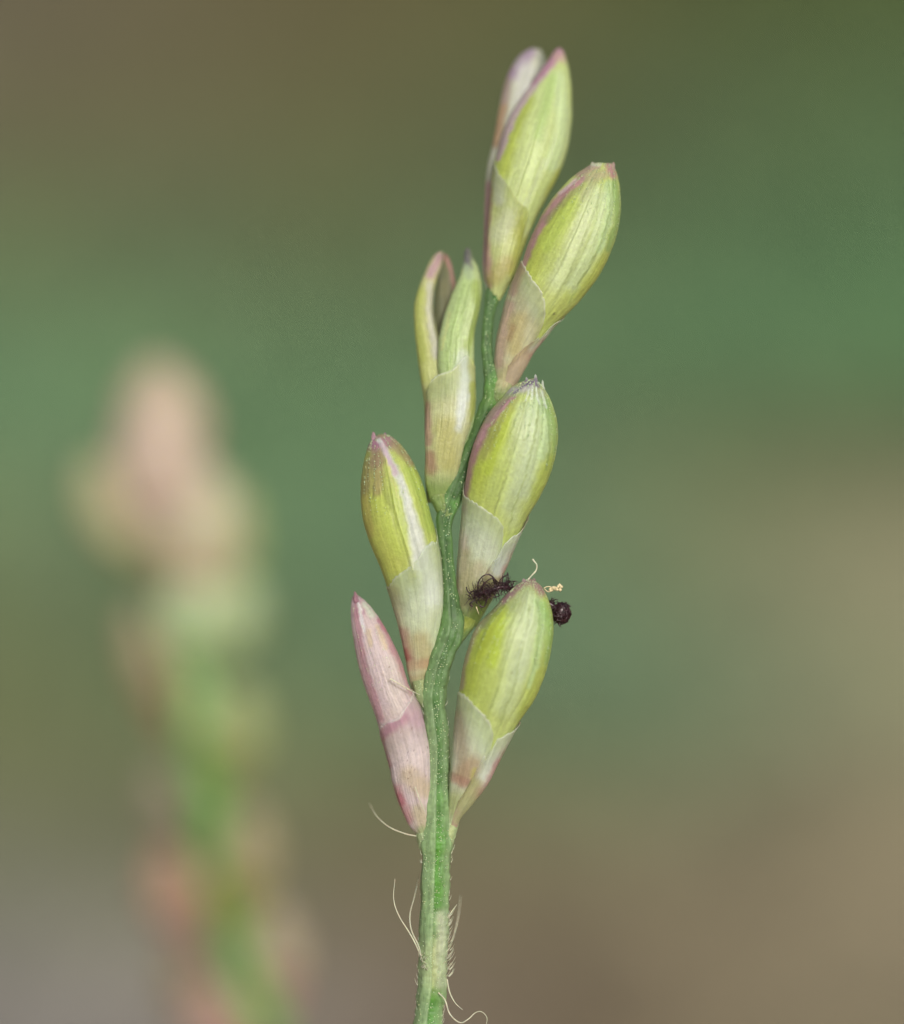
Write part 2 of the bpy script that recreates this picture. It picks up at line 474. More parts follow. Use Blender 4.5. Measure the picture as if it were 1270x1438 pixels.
def stem_part(name, pts, parent, origin, ops, label=None, nth=44, nu=None, k=0.9, groove=1.0, mat=None, pre3=None, dots=0, dot_band=None, fuzz=0):
    """pts: (px, py, half width px, w). A ribbed stalk: pale keeled margins and a sunken green band facing the lens."""
    s = spline(pts, nu or max(40, int(len(pts) * 22)))
    cx, cy, h, w = s.T
    tx = np.gradient(cx); ty = np.gradient(cy); l = np.hypot(tx, ty); tx /= l; ty /= l
    nx, ny = -ty, tx                                   # to the right when the stalk runs upwards
    sg = np.sign(np.mean(nx)) or 1; nx, ny = nx * sg, ny * sg
    ph = 90 - 360 * np.arange(nth) / nth
    PH = np.radians(ph)[None, :]; cph = np.cos(PH); sph = np.sin(PH)
    H = h[:, None] * (1 + .07 * vnoise(cy[:, None] / 14, np.zeros_like(PH)))
    rr = 1 - 0.07 * groove * np.exp(-((ph[None] - 90) / 26) ** 2) + 0.05 * groove * (np.exp(-((ph[None] - 148) / 14) ** 2) + np.exp(-((ph[None] - 32) / 14) ** 2))
    rr = rr + 0.035 * vnoise(cy[:, None] / 4, ph[None] / 20) + 0.06 * groove * vnoise(ph[None] / 15, cy[:, None] / 60)
    px = cx[:, None] + nx[:, None] * H * cph * rr; py = cy[:, None] + ny[:, None] * H * cph * rr
    ww = w[:, None] + k * H / 100 * sph * rr
    co = to_world(px, py, ww)
    col = paint(px, py, ops)
    # pale margins, dark sunken band: pigment of the tissue
    a = np.arange(len(s))[:, None] / len(s)
    wob = 7 * vnoise(cy[:, None] / 25, cy[:, None] * 0)
    band = np.exp(-(np.abs(ph[None] - 92 - wob) / 40) ** 2.6)
    streak = 1 + .13 * vnoise(ph[None] / 9, cy[:, None] / 16) + .07 * vnoise(cy[:, None] / 2.3, ph[None] / 7)
    marg = 1 - band
    colm = col * streak[..., None]
    colm = colm * (1 + .16 * vnoise(px / 11 + 2, py / 17) + .10 * vnoise(px / 4, py / 6 + 60))[..., None] * np.array([1, .95, .95])
    pale = lin((158, 182, 140))
    mm = marg * (.16 + .5 * sstep(820, 1150, cy)[:, None])
    colm = colm * (1 - mm[..., None]) + pale * (mm * streak)[..., None] if groove > 0 else colm
    uv = np.stack([np.broadcast_to(ph[None] / 360, px.shape), np.broadcast_to(cy[:, None] / 200, px.shape)], -1)
    nu_ = len(s)
    f = grid_faces(nu_, nth, True)
    o = mesh_obj(name, co, f, mat or M_STEM, parent, origin, colm, uv)
    if label: o['label'] = label
    if dots:
        bag = Bag()
        for _ in range(dots):
            i = rng.uniform(0, nu_ - 1); y = np.interp(i, np.arange(nu_), cy)
            if dot_band and not (dot_band[0] < y < dot_band[1]): continue
            if y < 900 and rng.random() < .45: continue
            col_ = rng.choice([68, 76, 84, 92, 100, 108, 132, 50]) + rng.normal(0, 2.5)
            if rng.random() < .2: col_ = rng.uniform(20, 165)
            pr = math.radians(col_)
            g = lambda arr: np.interp(i, np.arange(nu_), arr)
            H_ = g(h); rr_ = 1 - 0.07 * math.exp(-((col_ - 90) / 26) ** 2) + .01
            x = g(cx) + g(nx) * H_ * math.cos(pr) * rr_; yy = g(cy) + g(ny) * H_ * math.cos(pr) * rr_
            bead(bag, to_world(x, yy, g(w) + k * H_ / 100 * math.sin(pr) * rr_), rng.uniform(.006, .0115))
        if bag.v:
            q = bag.build('papillae', M_PAP, o, origin); q['kind'] = 'stuff'
    if fuzz:
        bag = Bag()
        for _ in range(fuzz):
            i = rng.uniform(2, nu_ - 3); g = lambda arr: np.interp(i, np.arange(nu_), arr)
            if g(cy) < 940 + rng.uniform(0, 60): continue
            side = rng.choice([-1, 1]); pr = math.radians(90 - side * rng.uniform(62, 96))
            H_ = g(h) * 0.98
            x = g(cx) + g(nx) * H_ * math.cos(pr); yy = g(cy) + g(ny) * H_ * math.cos(pr); wq = g(w) + k * H_ / 100 * math.sin(pr)
            ln = rng.uniform(3, 13) * rng.uniform(.6, 1); out = side * sg * sg * rng.uniform(.2, .55)
            # bristles point up the stalk
            ux, uy = -0.0, -1.0
            e = (x + g(nx) * out * ln, yy + uy * ln, wq + rng.normal(0, .02))
            m_ = (x + g(nx) * out * ln * .65, yy + uy * ln * .4, wq)
            v, f_ = tube(np.array([P(x, yy, wq), P(*m_), P(*e)]), .005, n=5)
            bag.add(v, f_)
        q = bag.build('bristles', M_HAIR, o, origin); q['kind'] = 'stuff'
    return o

G1, G2, G3 = (64, 112, 44), (88, 132, 70), (112, 150, 92)
stem_ops = [(84, 136, 62),
    ([(605, 1300), (612, 1170)], 17, (82, 146, 50), .8, 1.0),
    ([(608, 1420), (604, 1438)], 16, (88, 148, 66), .7, 1.0),
    ([(608, 1394), (610, 1378)], 12, (96, 152, 58), .7, 1.0),
    ([(604, 1338), (608, 1372)], 20, (176, 192, 134), .85, 1.0),
    ([(622, 1290), (626, 1380)], 13, (184, 190, 168), .85, 1.0),
    ([(616, 1090), (614, 990)], 20, (72, 114, 58), .9),
    ([(616, 960), (640, 870)], 20, (84, 122, 72), .9),
    ([(634, 850), (624, 770), (626, 720)], 14, (58, 98, 46), .95),
    ([(640, 690), (690, 575)], 16, (50, 92, 34), .95),
    ([(690, 560), (704, 545)], 14, (92, 140, 56), .9),
    ([(686, 520), (690, 400)], 10, (66, 106, 52), .95)]
main = [(600, 1452, 20, 0), (603, 1420, 20, 0), (608, 1385, 20, 0), (608, 1352, 21, 0), (610, 1300, 21, 0), (612, 1230, 21, 0), (614, 1165, 22, 0),
        (614.5, 1110, 17.5, 0), (615.5, 1050, 16, .02), (611, 1005, 16, .02), (609, 975, 17, 0), (618, 930, 17, 0), (634, 885, 18, -.02), (633, 845, 12.5, -.03),
        (629, 800, 10, -.05), (625, 760, 10, -.07), (625, 728, 12.5, -.1), (635, 700, 15, -.14), (649, 664, 13, -.18), (667, 622, 12, -.2), (684, 580, 13, -.2),
        (692, 555, 13.5, -.22), (689, 525, 9.5, -.26), (684, 490, 7.5, -.3), (686, 450, 7.5, -.34), (692, 415, 10, -.42), (697, 385, 12, -.56)]
stalk = stem_part('stalk', main, plant, PO, stem_ops, nu=620, nth=56, dots=1100, fuzz=190)
v, f = tube(np.array([P(600, 1450, 0)] + [q + 0 for q in p_[0:]] + [mid_, foot_]), [.2, .2, .22, .26, .3], n=20)
o = mesh_obj('stalk_base', v, f, plain('lower_stalk', (92, 134, 66), vary=.2, scale=2), plant, PO)

def hub(name, px, py, w, label):
    e = empty(name, P(px, py, w), plant, PO)
    e['label'] = label
    return e, P(px, py, w)
e_of = {}
# ---- D : plump husk at the lower right, with the dark stigmas
W_, PK = (214, 222, 200), (196, 140, 152)
def up(c, k=1.0): return tuple(min(250, v * k) for v in c)

e, oD = hub('spikelet', 636, 1165, 0.05, 'lowest right husk, yellow green with two dark feathery stigmas')
e_of['D'] = e
L = [(626, 1180), (630, 1150), (632, 1104), (635, 1070), (639, 1020), (645, 973), (651, 934), (657, 912), (669, 881), (692, 856), (715, 831), (733, 817), (746, 813)]
R = [(636, 1180), (645, 1151), (664, 1127), (683, 1102), (698, 1072), (712, 1045), (728, 1016), (750, 984), (764, 953), (772, 926), (777, 892), (776, 865), (770, 842), (760, 823), (746, 813)]
bD = Body(L, R, 0.0, 0.30, k=.82, bow=.12)
opsD = [(190, 200, 98),
    ([(655, 960), (668, 910), (705, 855)], 22, (176, 186, 48), .9),
    ([(690, 930), (706, 880), (722, 850)], 9, (184, 198, 34), .9),
    ([(672, 925), (690, 880)], 7, (186, 196, 30), .8),
    ([(700, 1020), (722, 950), (732, 870)], 20, (204, 212, 158), .85),
    ([(728, 950), (744, 890), (744, 840)], 13, (200, 208, 168), .75),
    ([(744, 965), (754, 925), (762, 880), (756, 845)], (3, 7, 9, 9), (186, 208, 150), .8, 1.0),
    ([(764, 962), (770, 925), (773, 885), (764, 850)], (2, 5, 8, 8), (142, 184, 96), .7, 1.0),
    ([(735, 1000), (765, 940)], 8, (186, 196, 84), .7),
    ([(668, 1010), (700, 1020)], 22, (190, 196, 92), .6),
    ([(647, 965), (656, 915), (676, 874), (708, 842)], 5, (182, 158, 124), .95),
    ([(676, 880), (700, 850), (728, 826)], 4.5, (122, 128, 78), .7),
    ([(722, 850), (738, 826)], 14, (160, 164, 124), .7),
    ([(708, 842), (733, 819), (747, 816), (762, 832)], 6.5, (158, 104, 120), .9),
    ([(697, 1030), (716, 980), (736, 900), (744, 850)], 1.3, (150, 160, 90), .7),
    ([(684, 1015), (700, 960), (714, 900), (724, 850)], 1.2, (152, 164, 80), .7),
    ([(752, 935), (758, 880), (753, 842)], 1.3, (140, 164, 96), .7),
    ([(666, 925), (684, 880), (708, 850)], 1.4, (138, 152, 40), .8),
    ((718, 945), 1.6, (90, 80, 50), .8)]
husk(bD, 'husk', e, oD, opsD, ridges=[(150, -.9, 3, .45, .98), (128, -.9, 3, .3, .98), (100, -.8, 3, .3, .98), (74, -.9, 3, .3, .98), (48, -.9, 3.5, .4, .98), (165, 1.2, 5, .4, 1)])
shD = [(216, 218, 192),
    ([(640, 1000), (650, 1060), (655, 1100)], 12, (184, 166, 146), .8),
    ([(640, 980), (662, 992), (688, 1015)], 16, (200, 206, 178), .7),
    ([(674, 1000), (682, 1050)], 14, (218, 226, 200), .85),
    ([(648, 1088), (666, 1074)], 15, (180, 146, 120), .7),
    ([(634, 1092), (656, 1099), (684, 1098)], 7, (176, 122, 114), .6),
    ([(668, 1082), (664, 1092)], 5, (196, 184, 110), .8),
    ([(636, 1125), (650, 1150)], 18, (184, 190, 134), .9),
    ([(672, 1122), (692, 1096)], 6, (194, 140, 150), .8),
    ([(644, 972), (669, 992), (692, 1023), (693, 1040)], 2.4, (228, 228, 208), .9)]
sheath(bD, 'lower_glume', e, oD, [(646, 973), (656, 977), (669, 992), (683, 1006), (691, 1022), (693, 1036), (690, 1050), (684, 1066)],
       [(262, .48), (225, .50), (190, .505)], [(40, .18), (0, .12), (-60, .12)], shD, off=(1.2, 2.6))
shD2 = [(192, 158, 146),
    ([(722, 1030), (700, 1042), (688, 1060), (682, 1090)], 15, (230, 234, 220), .97),
    ([(700, 1070), (684, 1100)], 7, (196, 140, 146), .8),
    ([(722, 1024), (706, 1034), (690, 1048), (679, 1066)], 4, (238, 240, 230), .9),
    ([(664, 1100), (650, 1130)], 12, (186, 186, 138), .85),
    ([(660, 1128), (645, 1150)], 10, (184, 184, 140), .85)]
sheath(bD, 'upper_glume', e, oD, [(676, 1085), (677, 1066), (683, 1051), (693, 1040), (706, 1033), (716, 1027)],
       [(100, .14), (92, .16)], [(-10, .46), (-60, .5), (-100, .5)], shD2, off=(2.2, 4.2))
papillae(bD, e, oD, 60, [150, 136, 122, 106, 92, 76, 60, 44, 26], (.62, .985), r=.0085)

# ---- C : husk above it
e, oC = hub('spikelet', 652, 862, -.1, 'middle right husk with a bright pink margin and purple tip')
e_of['C'] = e
L = [(638, 880), (641, 850), (642, 806), (645, 767), (649, 729), (651, 697), (656, 664), (661, 639), (672, 608), (687, 579), (705, 559), (721, 542), (739, 534), (750, 531)]
R = [(668, 880), (684, 852), (699, 826), (706, 806), (713, 790), (723, 765), (731, 747), (741, 726), (757, 700), (771, 672), (780, 644), (784, 613), (781, 585), (772, 559), (760, 540), (750, 531)]
bC = Body(L, R, -.28, .12, k=.82, bow=.10)
opsC = [(192, 202, 108),
    ([(664, 690), (680, 640), (700, 590)], 20, (188, 196, 58), .9),
    ([(686, 660), (704, 605), (716, 575)], 9, (190, 202, 54), .9),
    ([(690, 630), (700, 600)], 4, (168, 172, 40), .7),
    ([(712, 730), (732, 660), (738, 580)], 17, (202, 210, 160), .85),
    ([(735, 690), (752, 620), (750, 570)], 13, (200, 210, 170), .75),
    ([(762, 640), (768, 600), (758, 560)], 9, (190, 208, 158), .8),
    ([(770, 680), (778, 640), (779, 600), (768, 562)], (2, 4, 7, 7), (142, 178, 100), .75, 1.0),
    ([(752, 698), (776, 645)], 8, (180, 192, 76), .7),
    ([(660, 700), (700, 735)], 20, (190, 196, 96), .6),
    ([(681, 640), (692, 605), (722, 562)], 8, (170, 160, 90), .55),
    ([(649, 728), (656, 672), (664, 640), (678, 606), (698, 575), (722, 557)], (5, 6.5, 7.5, 8.5, 8, 3), (182, 118, 138), 1, .7),
    ([(671, 622), (690, 590), (712, 565)], 2.2, (206, 146, 160), .7),
    ([(684, 590), (705, 562), (727, 545)], 5.5, (150, 140, 120), .6),
    ([(712, 552), (736, 545), (760, 552)], 9, (170, 168, 138), .8),
    ([(716, 549), (738, 545), (750, 540)], 4.5, (190, 176, 184), .8),
    ([(736, 540), (750, 535), (756, 541)], 4.5, (112, 80, 132), .9),
    ([(722, 552), (736, 542), (744, 538)], 2, (104, 76, 124), .8),
    ([(712, 744), (730, 690), (750, 620), (756, 570), (753, 545)], 1.3, (146, 158, 84), .7),
    ([(695, 720), (712, 660), (728, 600), (742, 550)], 1.2, (152, 160, 84), .6),
    ([(768, 660), (772, 610), (764, 560)], 1.3, (130, 156, 84), .7),
    ([(747, 560), (749, 542)], 1.8, (232, 232, 226), .9), ([(757, 566), (754, 544)], 1.6, (226, 230, 214), .9), ([(739, 562), (744, 546)], 1.6, (226, 228, 214), .8),
    ([(768, 572), (760, 548)], 1.6, (224, 228, 212), .8),
    ((765, 689), 1.5, (70, 70, 40), .9)]
husk(bC, 'husk', e, oC, opsC, ridges=[(147, -1.6, 3.5, .4, .95), (165, 1.8, 9, .35, .96), (126, -.9, 3, .35, .98), (102, -.9, 3, .3, .98), (76, -1.0, 3, .3, .99), (50, -.9, 3.5, .4, .99)])
shC = [(210, 216, 186),
    ([(650, 715), (652, 770), (648, 830)], 8, (194, 172, 162), .85),
    ([(664, 730), (690, 770)], 22, (218, 224, 200), .85),
    ([(655, 820), (672, 800)], 14, (196, 180, 146), .7),
    ([(652, 850), (668, 830)], 14, (192, 188, 132), .8),
    ([(690, 830), (704, 806)], 7, (190, 146, 138), .8),
    ([(640, 800), (642, 850)], 4, (186, 148, 140), .8),
    ([(640, 872), (672, 868)], 14, (134, 156, 88), .95), ([(655, 780), (655, 840)], 12, (180, 172, 132), .6),
    ([(650, 692), (661, 702), (677, 712), (692, 722), (706, 738), (708, 752)], 2.2, (228, 230, 210), .9)]
sheath(bC, 'lower_glume', e, oC, [(653, 697), (661, 702), (677, 712), (692, 722), (704, 735), (709, 746), (708, 756), (704, 768), (697, 782)],
       [(262, .48), (225, .52), (190, .53)], [(36, .20), (0, .12), (-60, .12)], shC, off=(1.2, 2.4))
shC2 = [(188, 168, 148),
    ([(728, 752), (706, 772), (698, 800)], 12, (220, 224, 214), .95),
    ([(728, 750), (708, 764), (697, 786)], 4, (240, 242, 238), .9),
    ([(710, 800), (700, 822)], 7, (196, 154, 148), .85),
    ([(690, 820), (672, 850)], 14, (172, 168, 118), .85),
    ([(680, 852), (656, 880)], 16, (134, 154, 84), .95)]
sheath(bC, 'upper_glume', e, oC, [(691, 800), (693, 787), (697, 778), (705, 765), (716, 755), (726, 749)],
       [(96, .12), (88, .15)], [(-10, .44), (-60, .5), (-100, .5)], shC2, off=(2.2, 4.0))
papillae(bC, e, oC, 60, [142, 134, 118, 104, 90, 74, 58, 40, 22], (.62, .985), r=.0085)
stem_part('pedicel', [(626, 915, 11, -.06), (638, 894, 14, -.08), (649, 878, 16, -.16), (655, 862, 17, -.26), (660, 840, 14, -.34)], e, oC,
          [(112, 142, 76), ([(650, 880), (672, 862)], 9, (150, 160, 50), .7), ([(640, 860), (655, 850)], 9, (170, 180, 120), .7)], groove=.3, nu=80, dots=60)

# ---- B : upper right husk
e, oB = hub('spikelet', 706, 545, -.2, 'upper right husk with a pink margin, tilting away from the stalk')
e_of['B'] = e
L = [(694, 552), (697, 532), (695, 505), (698, 475), (705, 445), (714, 412), (725, 385), (734, 366), (744, 338), (758, 308), (775, 280), (800, 252), (822, 236), (835, 229), (842, 230), (849, 237)]
R = [(718, 552), (735, 520), (748, 496), (762, 478), (780, 456), (800, 438), (820, 416), (842, 386), (858, 355), (868, 325), (872, 290), (869, 255), (864, 238), (861, 230), (855, 231), (849, 237)]
bB = Body(L, R, -.3, -.22, k=.8, bow=.14)
opsB = [(194, 202, 108),
    ([(745, 380), (760, 330), (790, 280)], 16, (186, 192, 66), .9),
    ([(768, 345), (800, 290)], 11, (186, 200, 78), .85),
    ([(770, 420), (806, 350), (836, 270)], 15, (208, 214, 160), .85),
    ([(806, 400), (836, 340), (850, 280)], 12, (202, 212, 164), .75),
    ([(842, 350), (858, 300), (855, 260)], 7, (192, 212, 156), .8),
    ([(855, 350), (868, 305), (864, 255)], 5, (136, 172, 98), .7),
    ([(815, 415), (850, 365)], 9, (186, 192, 84), .8),
    ([(752, 410), (780, 430)], 20, (196, 200, 104), .7),
    ([(735, 372), (748, 338), (766, 304), (790, 274), (818, 250)], (5, 6, 7, 6, 4), (194, 134, 142), 1, .7),
    ([(768, 310), (790, 284), (815, 262)], 5, (132, 122, 78), .55),
    ([(786, 272), (808, 252)], 2.6, (226, 186, 196), .8),
    ([(812, 245), (840, 232)], 6, (186, 140, 140), .85),
    ([(820, 250), (848, 245)], 7, (176, 140, 132), .6),
    ([(832, 232), (844, 231)], 2.6, (230, 226, 196), .8), ([(856, 233), (862, 246)], 7, (180, 112, 130), .9),
    ([(820, 275), (835, 250)], 8, (166, 156, 116), .5),
    ([(770, 440), (806, 370), (838, 290), (846, 250)], 1.2, (150, 160, 90), .6),
    ([(800, 425), (834, 360), (856, 300), (856, 255)], 1.2, (144, 162, 84), .6),
    ((815, 331), 1.5, (70, 84, 40), .9), ((779, 441), 2, (60, 60, 30), .9)]
husk(bB, 'husk', e, oB, opsB, ridges=[(148, -1.6, 3.5, .42, .96), (165, 1.8, 9, .38, .97), (124, -.9, 3, .35, .98), (100, -.8, 3, .3, .98), (72, -.9, 3, .3, .98), (46, -.8, 3.5, .4, .98)])
shB = [(214, 208, 172),
    ([(735, 372), (722, 410)], 8, (202, 164, 156), .8),
    ([(745, 400), (758, 440)], 14, (208, 212, 184), .85),
    ([(716, 430), (706, 470), (700, 510)], 10, (202, 164, 152), .75),
    ([(728, 450), (722, 490)], 13, (196, 176, 120), .7),
    ([(722, 460), (716, 475)], 6, (160, 116, 90), .5),
    ([(700, 540), (720, 520)], 14, (198, 184, 140), .8),
    ([(742, 500), (736, 520)], 6, (190, 132, 128), .8),
    ([(735, 368), (747, 390), (760, 407), (766, 427), (764, 451)], 2.2, (232, 230, 214), .9)]
sheath(bB, 'lower_glume', e, oB, [(735, 369), (741, 380), (748, 391), (760, 407), (766, 427), (765, 445), (759, 465), (752, 482)],
       [(262, .44), (225, .48), (192, .50)], [(40, .16), (0, .1), (-60, .1)], shB, off=(1.2, 2.4))
shB2 = [(208, 182, 158),
    ([(780, 454), (760, 474), (750, 490)], 8, (222, 222, 204), .9),
    ([(784, 450), (760, 478)], 5, (230, 232, 216), .9),
    ([(765, 480), (745, 508)], 8, (198, 146, 140), .9),
    ([(736, 512), (716, 545)], 12, (204, 180, 156), .8)]
sheath(bB, 'upper_glume', e, oB, [(745, 492), (752, 482), (759, 470), (771, 458), (780, 451)],
       [(96, .1), (86, .13)], [(-10, .33), (-60, .4), (-100, .4)], shB2, off=(2.2, 3.8))
papillae(bB, e, oB, 46, [140, 122, 104, 90, 74, 56, 38, 20], (.66, .985), r=.008)

# ---- A : top husk, a little out of focus, tip notched between two lobes
e, oA = hub('spikelet', 696, 405, -.45, 'topmost husk with a notched pinkish tip')
e_of['A'] = e
L = [(684, 412), (678, 380), (680, 330), (681, 285), (684, 240), (694, 195), (702, 150), (711, 112), (727, 82), (744, 69), (752, 68)]
R = [(706, 412), (716, 380), (722, 330), (725, 285), (730, 240), (740, 195), (752, 150), (764, 112), (766, 86), (760, 71), (752, 68)]
bA1 = Body(L, R, -.45, -1.45, k=.6)
opsA1 = [(196, 190, 170),
    ([(706, 150), (696, 200)], 8, (176, 118, 82), .8),
    ([(718, 98), (708, 140)], 7, (160, 112, 120), .7),
    ([(722, 104), (745, 74)], 10, (172, 132, 172), .85),
    ([(740, 100), (728, 180)], 15, (212, 204, 200), .8),
    ([(762, 76), (758, 100), (748, 118)], 5, (120, 118, 116), .8),
    ([(686, 260), (682, 330), (684, 390)], 7, (196, 146, 146), .9)]
husk(bA1, 'husk', e, oA, opsA1, nu=130, nv=90)
L = [(692, 422), (687, 404), (682, 380), (684, 330), (688, 285), (692, 240), (699, 215), (706, 190), (717, 162), (734, 134), (751, 110), (769, 86), (779, 72), (785, 67)]
R = [(702, 422), (711, 406), (722, 388), (738, 345), (752, 310), (768, 278), (784, 248), (797, 212), (803, 175), (803, 140), (800, 105), (794, 80), (790, 70), (785, 67)]
bA = Body(L, R, -.40, -1.15, k=.8, bow=.1)
opsA = [(198, 206, 132),
    ([(706, 240), (722, 180), (740, 140)], 12, (188, 196, 66), .9),
    ([(742, 250), (756, 190), (764, 130)], 14, (200, 210, 138), .8),
    ([(776, 230), (790, 180), (784, 110)], 12, (204, 216, 160), .85),
    ([(756, 190), (776, 110)], 8, (184, 206, 120), .8),
    ([(748, 340), (788, 245)], 10, (182, 186, 60), .85),
    ([(738, 290), (766, 225)], 4, (222, 226, 180), .6),
    ([(712, 300), (730, 330)], 18, (204, 208, 150), .8),
    ([(694, 300), (690, 360)], 12, (206, 190, 168), .8),
    ([(720, 380), (735, 340)], 12, (180, 180, 80), .8),
    ([(684, 260), (682, 330), (686, 400)], 6, (196, 140, 142), .9),
    ([(700, 400), (712, 370)], 12, (168, 156, 90), .7),
    ([(698, 222), (708, 190), (728, 146), (748, 118), (771, 90), (784, 70)], (6, 8, 8, 9, 8, 6), (214, 180, 188), .95, .5),
    ([(748, 116), (771, 89), (785, 72)], (5, 8, 9), (194, 130, 158), .95),
    ([(780, 78), (790, 82)], 7, (200, 152, 150), .7)]
husk(bA, 'front_husk', e, oA, opsA, nu=170, nv=120, ridges=[(150, -1.3, 4, .4, .97), (168, 1.6, 9, .35, .98), (100, -.8, 4, .3, .97), (66, -.8, 4, .3, .97)])
shA = [(200, 206, 138), ([(728, 300), (732, 340), (720, 380)], 10, (186, 188, 88), .8),
    ([(686, 260), (682, 330), (686, 400)], 8, (198, 148, 148), .9),
    ([(700, 240), (704, 280)], 10, (214, 214, 196), .8),
    ([(700, 330), (716, 300)], 14, (208, 212, 170), .8),
    ([(694, 390), (712, 370)], 14, (180, 166, 104), .8)]
sheath(bA, 'lower_glume', e, oA, [(696, 226), (706, 250), (716, 262), (728, 284), (738, 290), (742, 306), (736, 330)],
       [(262, .40), (225, .48), (192, .54)], [(40, .12), (0, .08), (-60, .08)], shA, off=(1.0, 1.6))

# ---- E : left husk beside the stalk
e, oE = hub('spikelet', 593, 972, -.02, 'plump left husk with a pale stripe down its middle')
e_of['E'] = e
L = [(584, 985), (575, 949), (569, 918), (561, 882), (549, 840), (536, 801), (519, 760), (509, 723), (507, 682), (512, 646), (521, 619), (532, 610)]
R = [(604, 985), (606, 958), (611, 924), (615, 896), (621, 863), (622, 826), (619, 785), (613, 751), (605, 720), (596, 686), (584, 657), (569, 632), (552, 615), (541, 610), (532, 610)]
bE = Body(L, R, -.12, -.25, k=.8, bow=.16)
opsE = [(186, 192, 90),
    ([(522, 680), (530, 740), (552, 790)], 20, (196, 196, 84), .9),
    ([(530, 700), (560, 770)], 12, (196, 204, 82), .8),
    ([(554, 690), (572, 750)], 8, (178, 190, 66), .8),
    ([(536, 665), (548, 712)], 4, (150, 158, 40), .6), ([(560, 680), (572, 715)], 3, (156, 178, 36), .7),
    ([(575, 660), (596, 700), (606, 740)], 9, (172, 188, 74), .9),
    ([(512, 690), (520, 650)], 9, (150, 122, 88), .7),
    ([(534, 640), (530, 690)], 8, (164, 134, 92), .75),
    ([(514, 700), (520, 750)], 6, (190, 168, 84), .6),
    ([(526, 622), (528, 650)], 10, (146, 108, 92), .8),
    ([(522, 622), (548, 620)], 12, (166, 96, 136), .9),
    ([(552, 622), (578, 648)], 7, (152, 124, 96), .8),
    ([(533, 618), (546, 642), (560, 670), (572, 704), (583, 745), (592, 790)], (4, 6, 6.5, 8, 11, 15), (212, 208, 202), .95, .6),
    ([(537, 626), (548, 648), (556, 664)], 5, (196, 152, 178), .7),
    ([(560, 700), (540, 640)], 1.2, (204, 196, 110), .7), ([(528, 655), (524, 700)], 1.2, (120, 108, 60), .7)]
husk(bE, 'husk', e, oE, opsE, ridges=[(92, 1.8, 8, .4, .98), (72, -1.2, 4, .4, .97), (112, -1.4, 4, .4, .97), (135, -.9, 3, .35, .97), (152, -.9, 3, .4, .97), (40, -.8, 4, .4, .95)])
shE = [(212, 218, 184),
    ([(552, 830), (562, 880)], 10, (192, 180, 150), .7),
    ([(594, 768), (604, 840)], 16, (230, 234, 222), .95),
    ([(575, 810), (590, 860)], 16, (204, 212, 184), .8),
    ([(566, 890), (576, 925)], 10, (182, 136, 124), .85),
    ([(590, 900), (600, 930)], 16, (184, 166, 124), .8),
    ([(570, 915), (574, 925)], 5, (160, 88, 84), .8),
    ([(575, 938), (602, 930)], 8, (184, 140, 116), .7),
    ([(582, 952), (602, 946)], 9, (182, 158, 124), .8, 1.0), ([(584, 975), (604, 962)], 17, (156, 162, 106), .95, 1.0),
    ([(549, 822), (558, 808), (572, 797), (586, 790)], 2.0, (222, 224, 198), .7)]
sheath(bE, 'lower_glume', e, oE, [(549, 824), (552, 816), (558, 809), (572, 798), (584, 789), (592, 775), (600, 764), (608, 760), (613, 762)],
       [(262, .30), (225, .34), (192, .42)], [(0, .60), (-50, .58), (-90, .50)], shE, off=(1.2, 2.2), curl=.2)
papillae(bE, e, oE, 50, [152, 136, 120, 108, 70, 40, 20], (.66, .985), r=.0085)

# ---- F : pink husk, lowest left
e, oF = hub('spikelet', 596, 1178, .0, 'slender pink husk at the lower left')
e_of['F'] = e
L = [(592, 1192), (588, 1174), (575, 1158), (562, 1130), (553, 1102), (548, 1077), (538, 1041), (526, 1002), (512, 963), (502, 927), (496, 893), (493, 862), (495, 840), (500, 834)]
R = [(612, 1192), (606, 1172), (605, 1144), (605, 1102), (604, 1060), (598, 1027), (590, 994), (580, 974), (573, 957), (565, 930), (553, 904), (540, 880), (526, 859), (512, 843), (500, 834)]
bF = Body(L, R, .0, -.18, k=.78, bow=.12)
opsF = [(212, 180, 186),
    ([(515, 900), (540, 980)], 16, (212, 182, 190), .8),
    ([(500, 860), (510, 930), (536, 1010)], 6, (196, 136, 156), .9),
    ([(540, 880), (562, 930), (578, 970)], 6, (196, 136, 150), .9),
    ([(500, 838), (506, 862)], 8, (172, 104, 132), .9),
    ([(503, 842), (508, 866), (512, 886)], 2.8, (232, 216, 222), .95),
    ([(512, 850), (522, 862)], 5, (206, 206, 190), .8),
    ([(518, 886), (520, 905)], 4, (204, 172, 132), .6), ([(530, 880), (542, 910)], 4, (208, 176, 138), .6),
    ([(532, 870), (545, 888)], 3, (190, 110, 140), .8),
    ([(548, 930), (560, 1000)], 12, (206, 182, 178), .6),
    ((548, 937), 1.6, (120, 76, 60), .9)]
husk(bF, 'husk', e, oF, opsF, ridges=[(130, -.9, 3.5, .4, .97), (100, -.9, 3.5, .35, .97), (70, -.9, 3.5, .4, .97)])
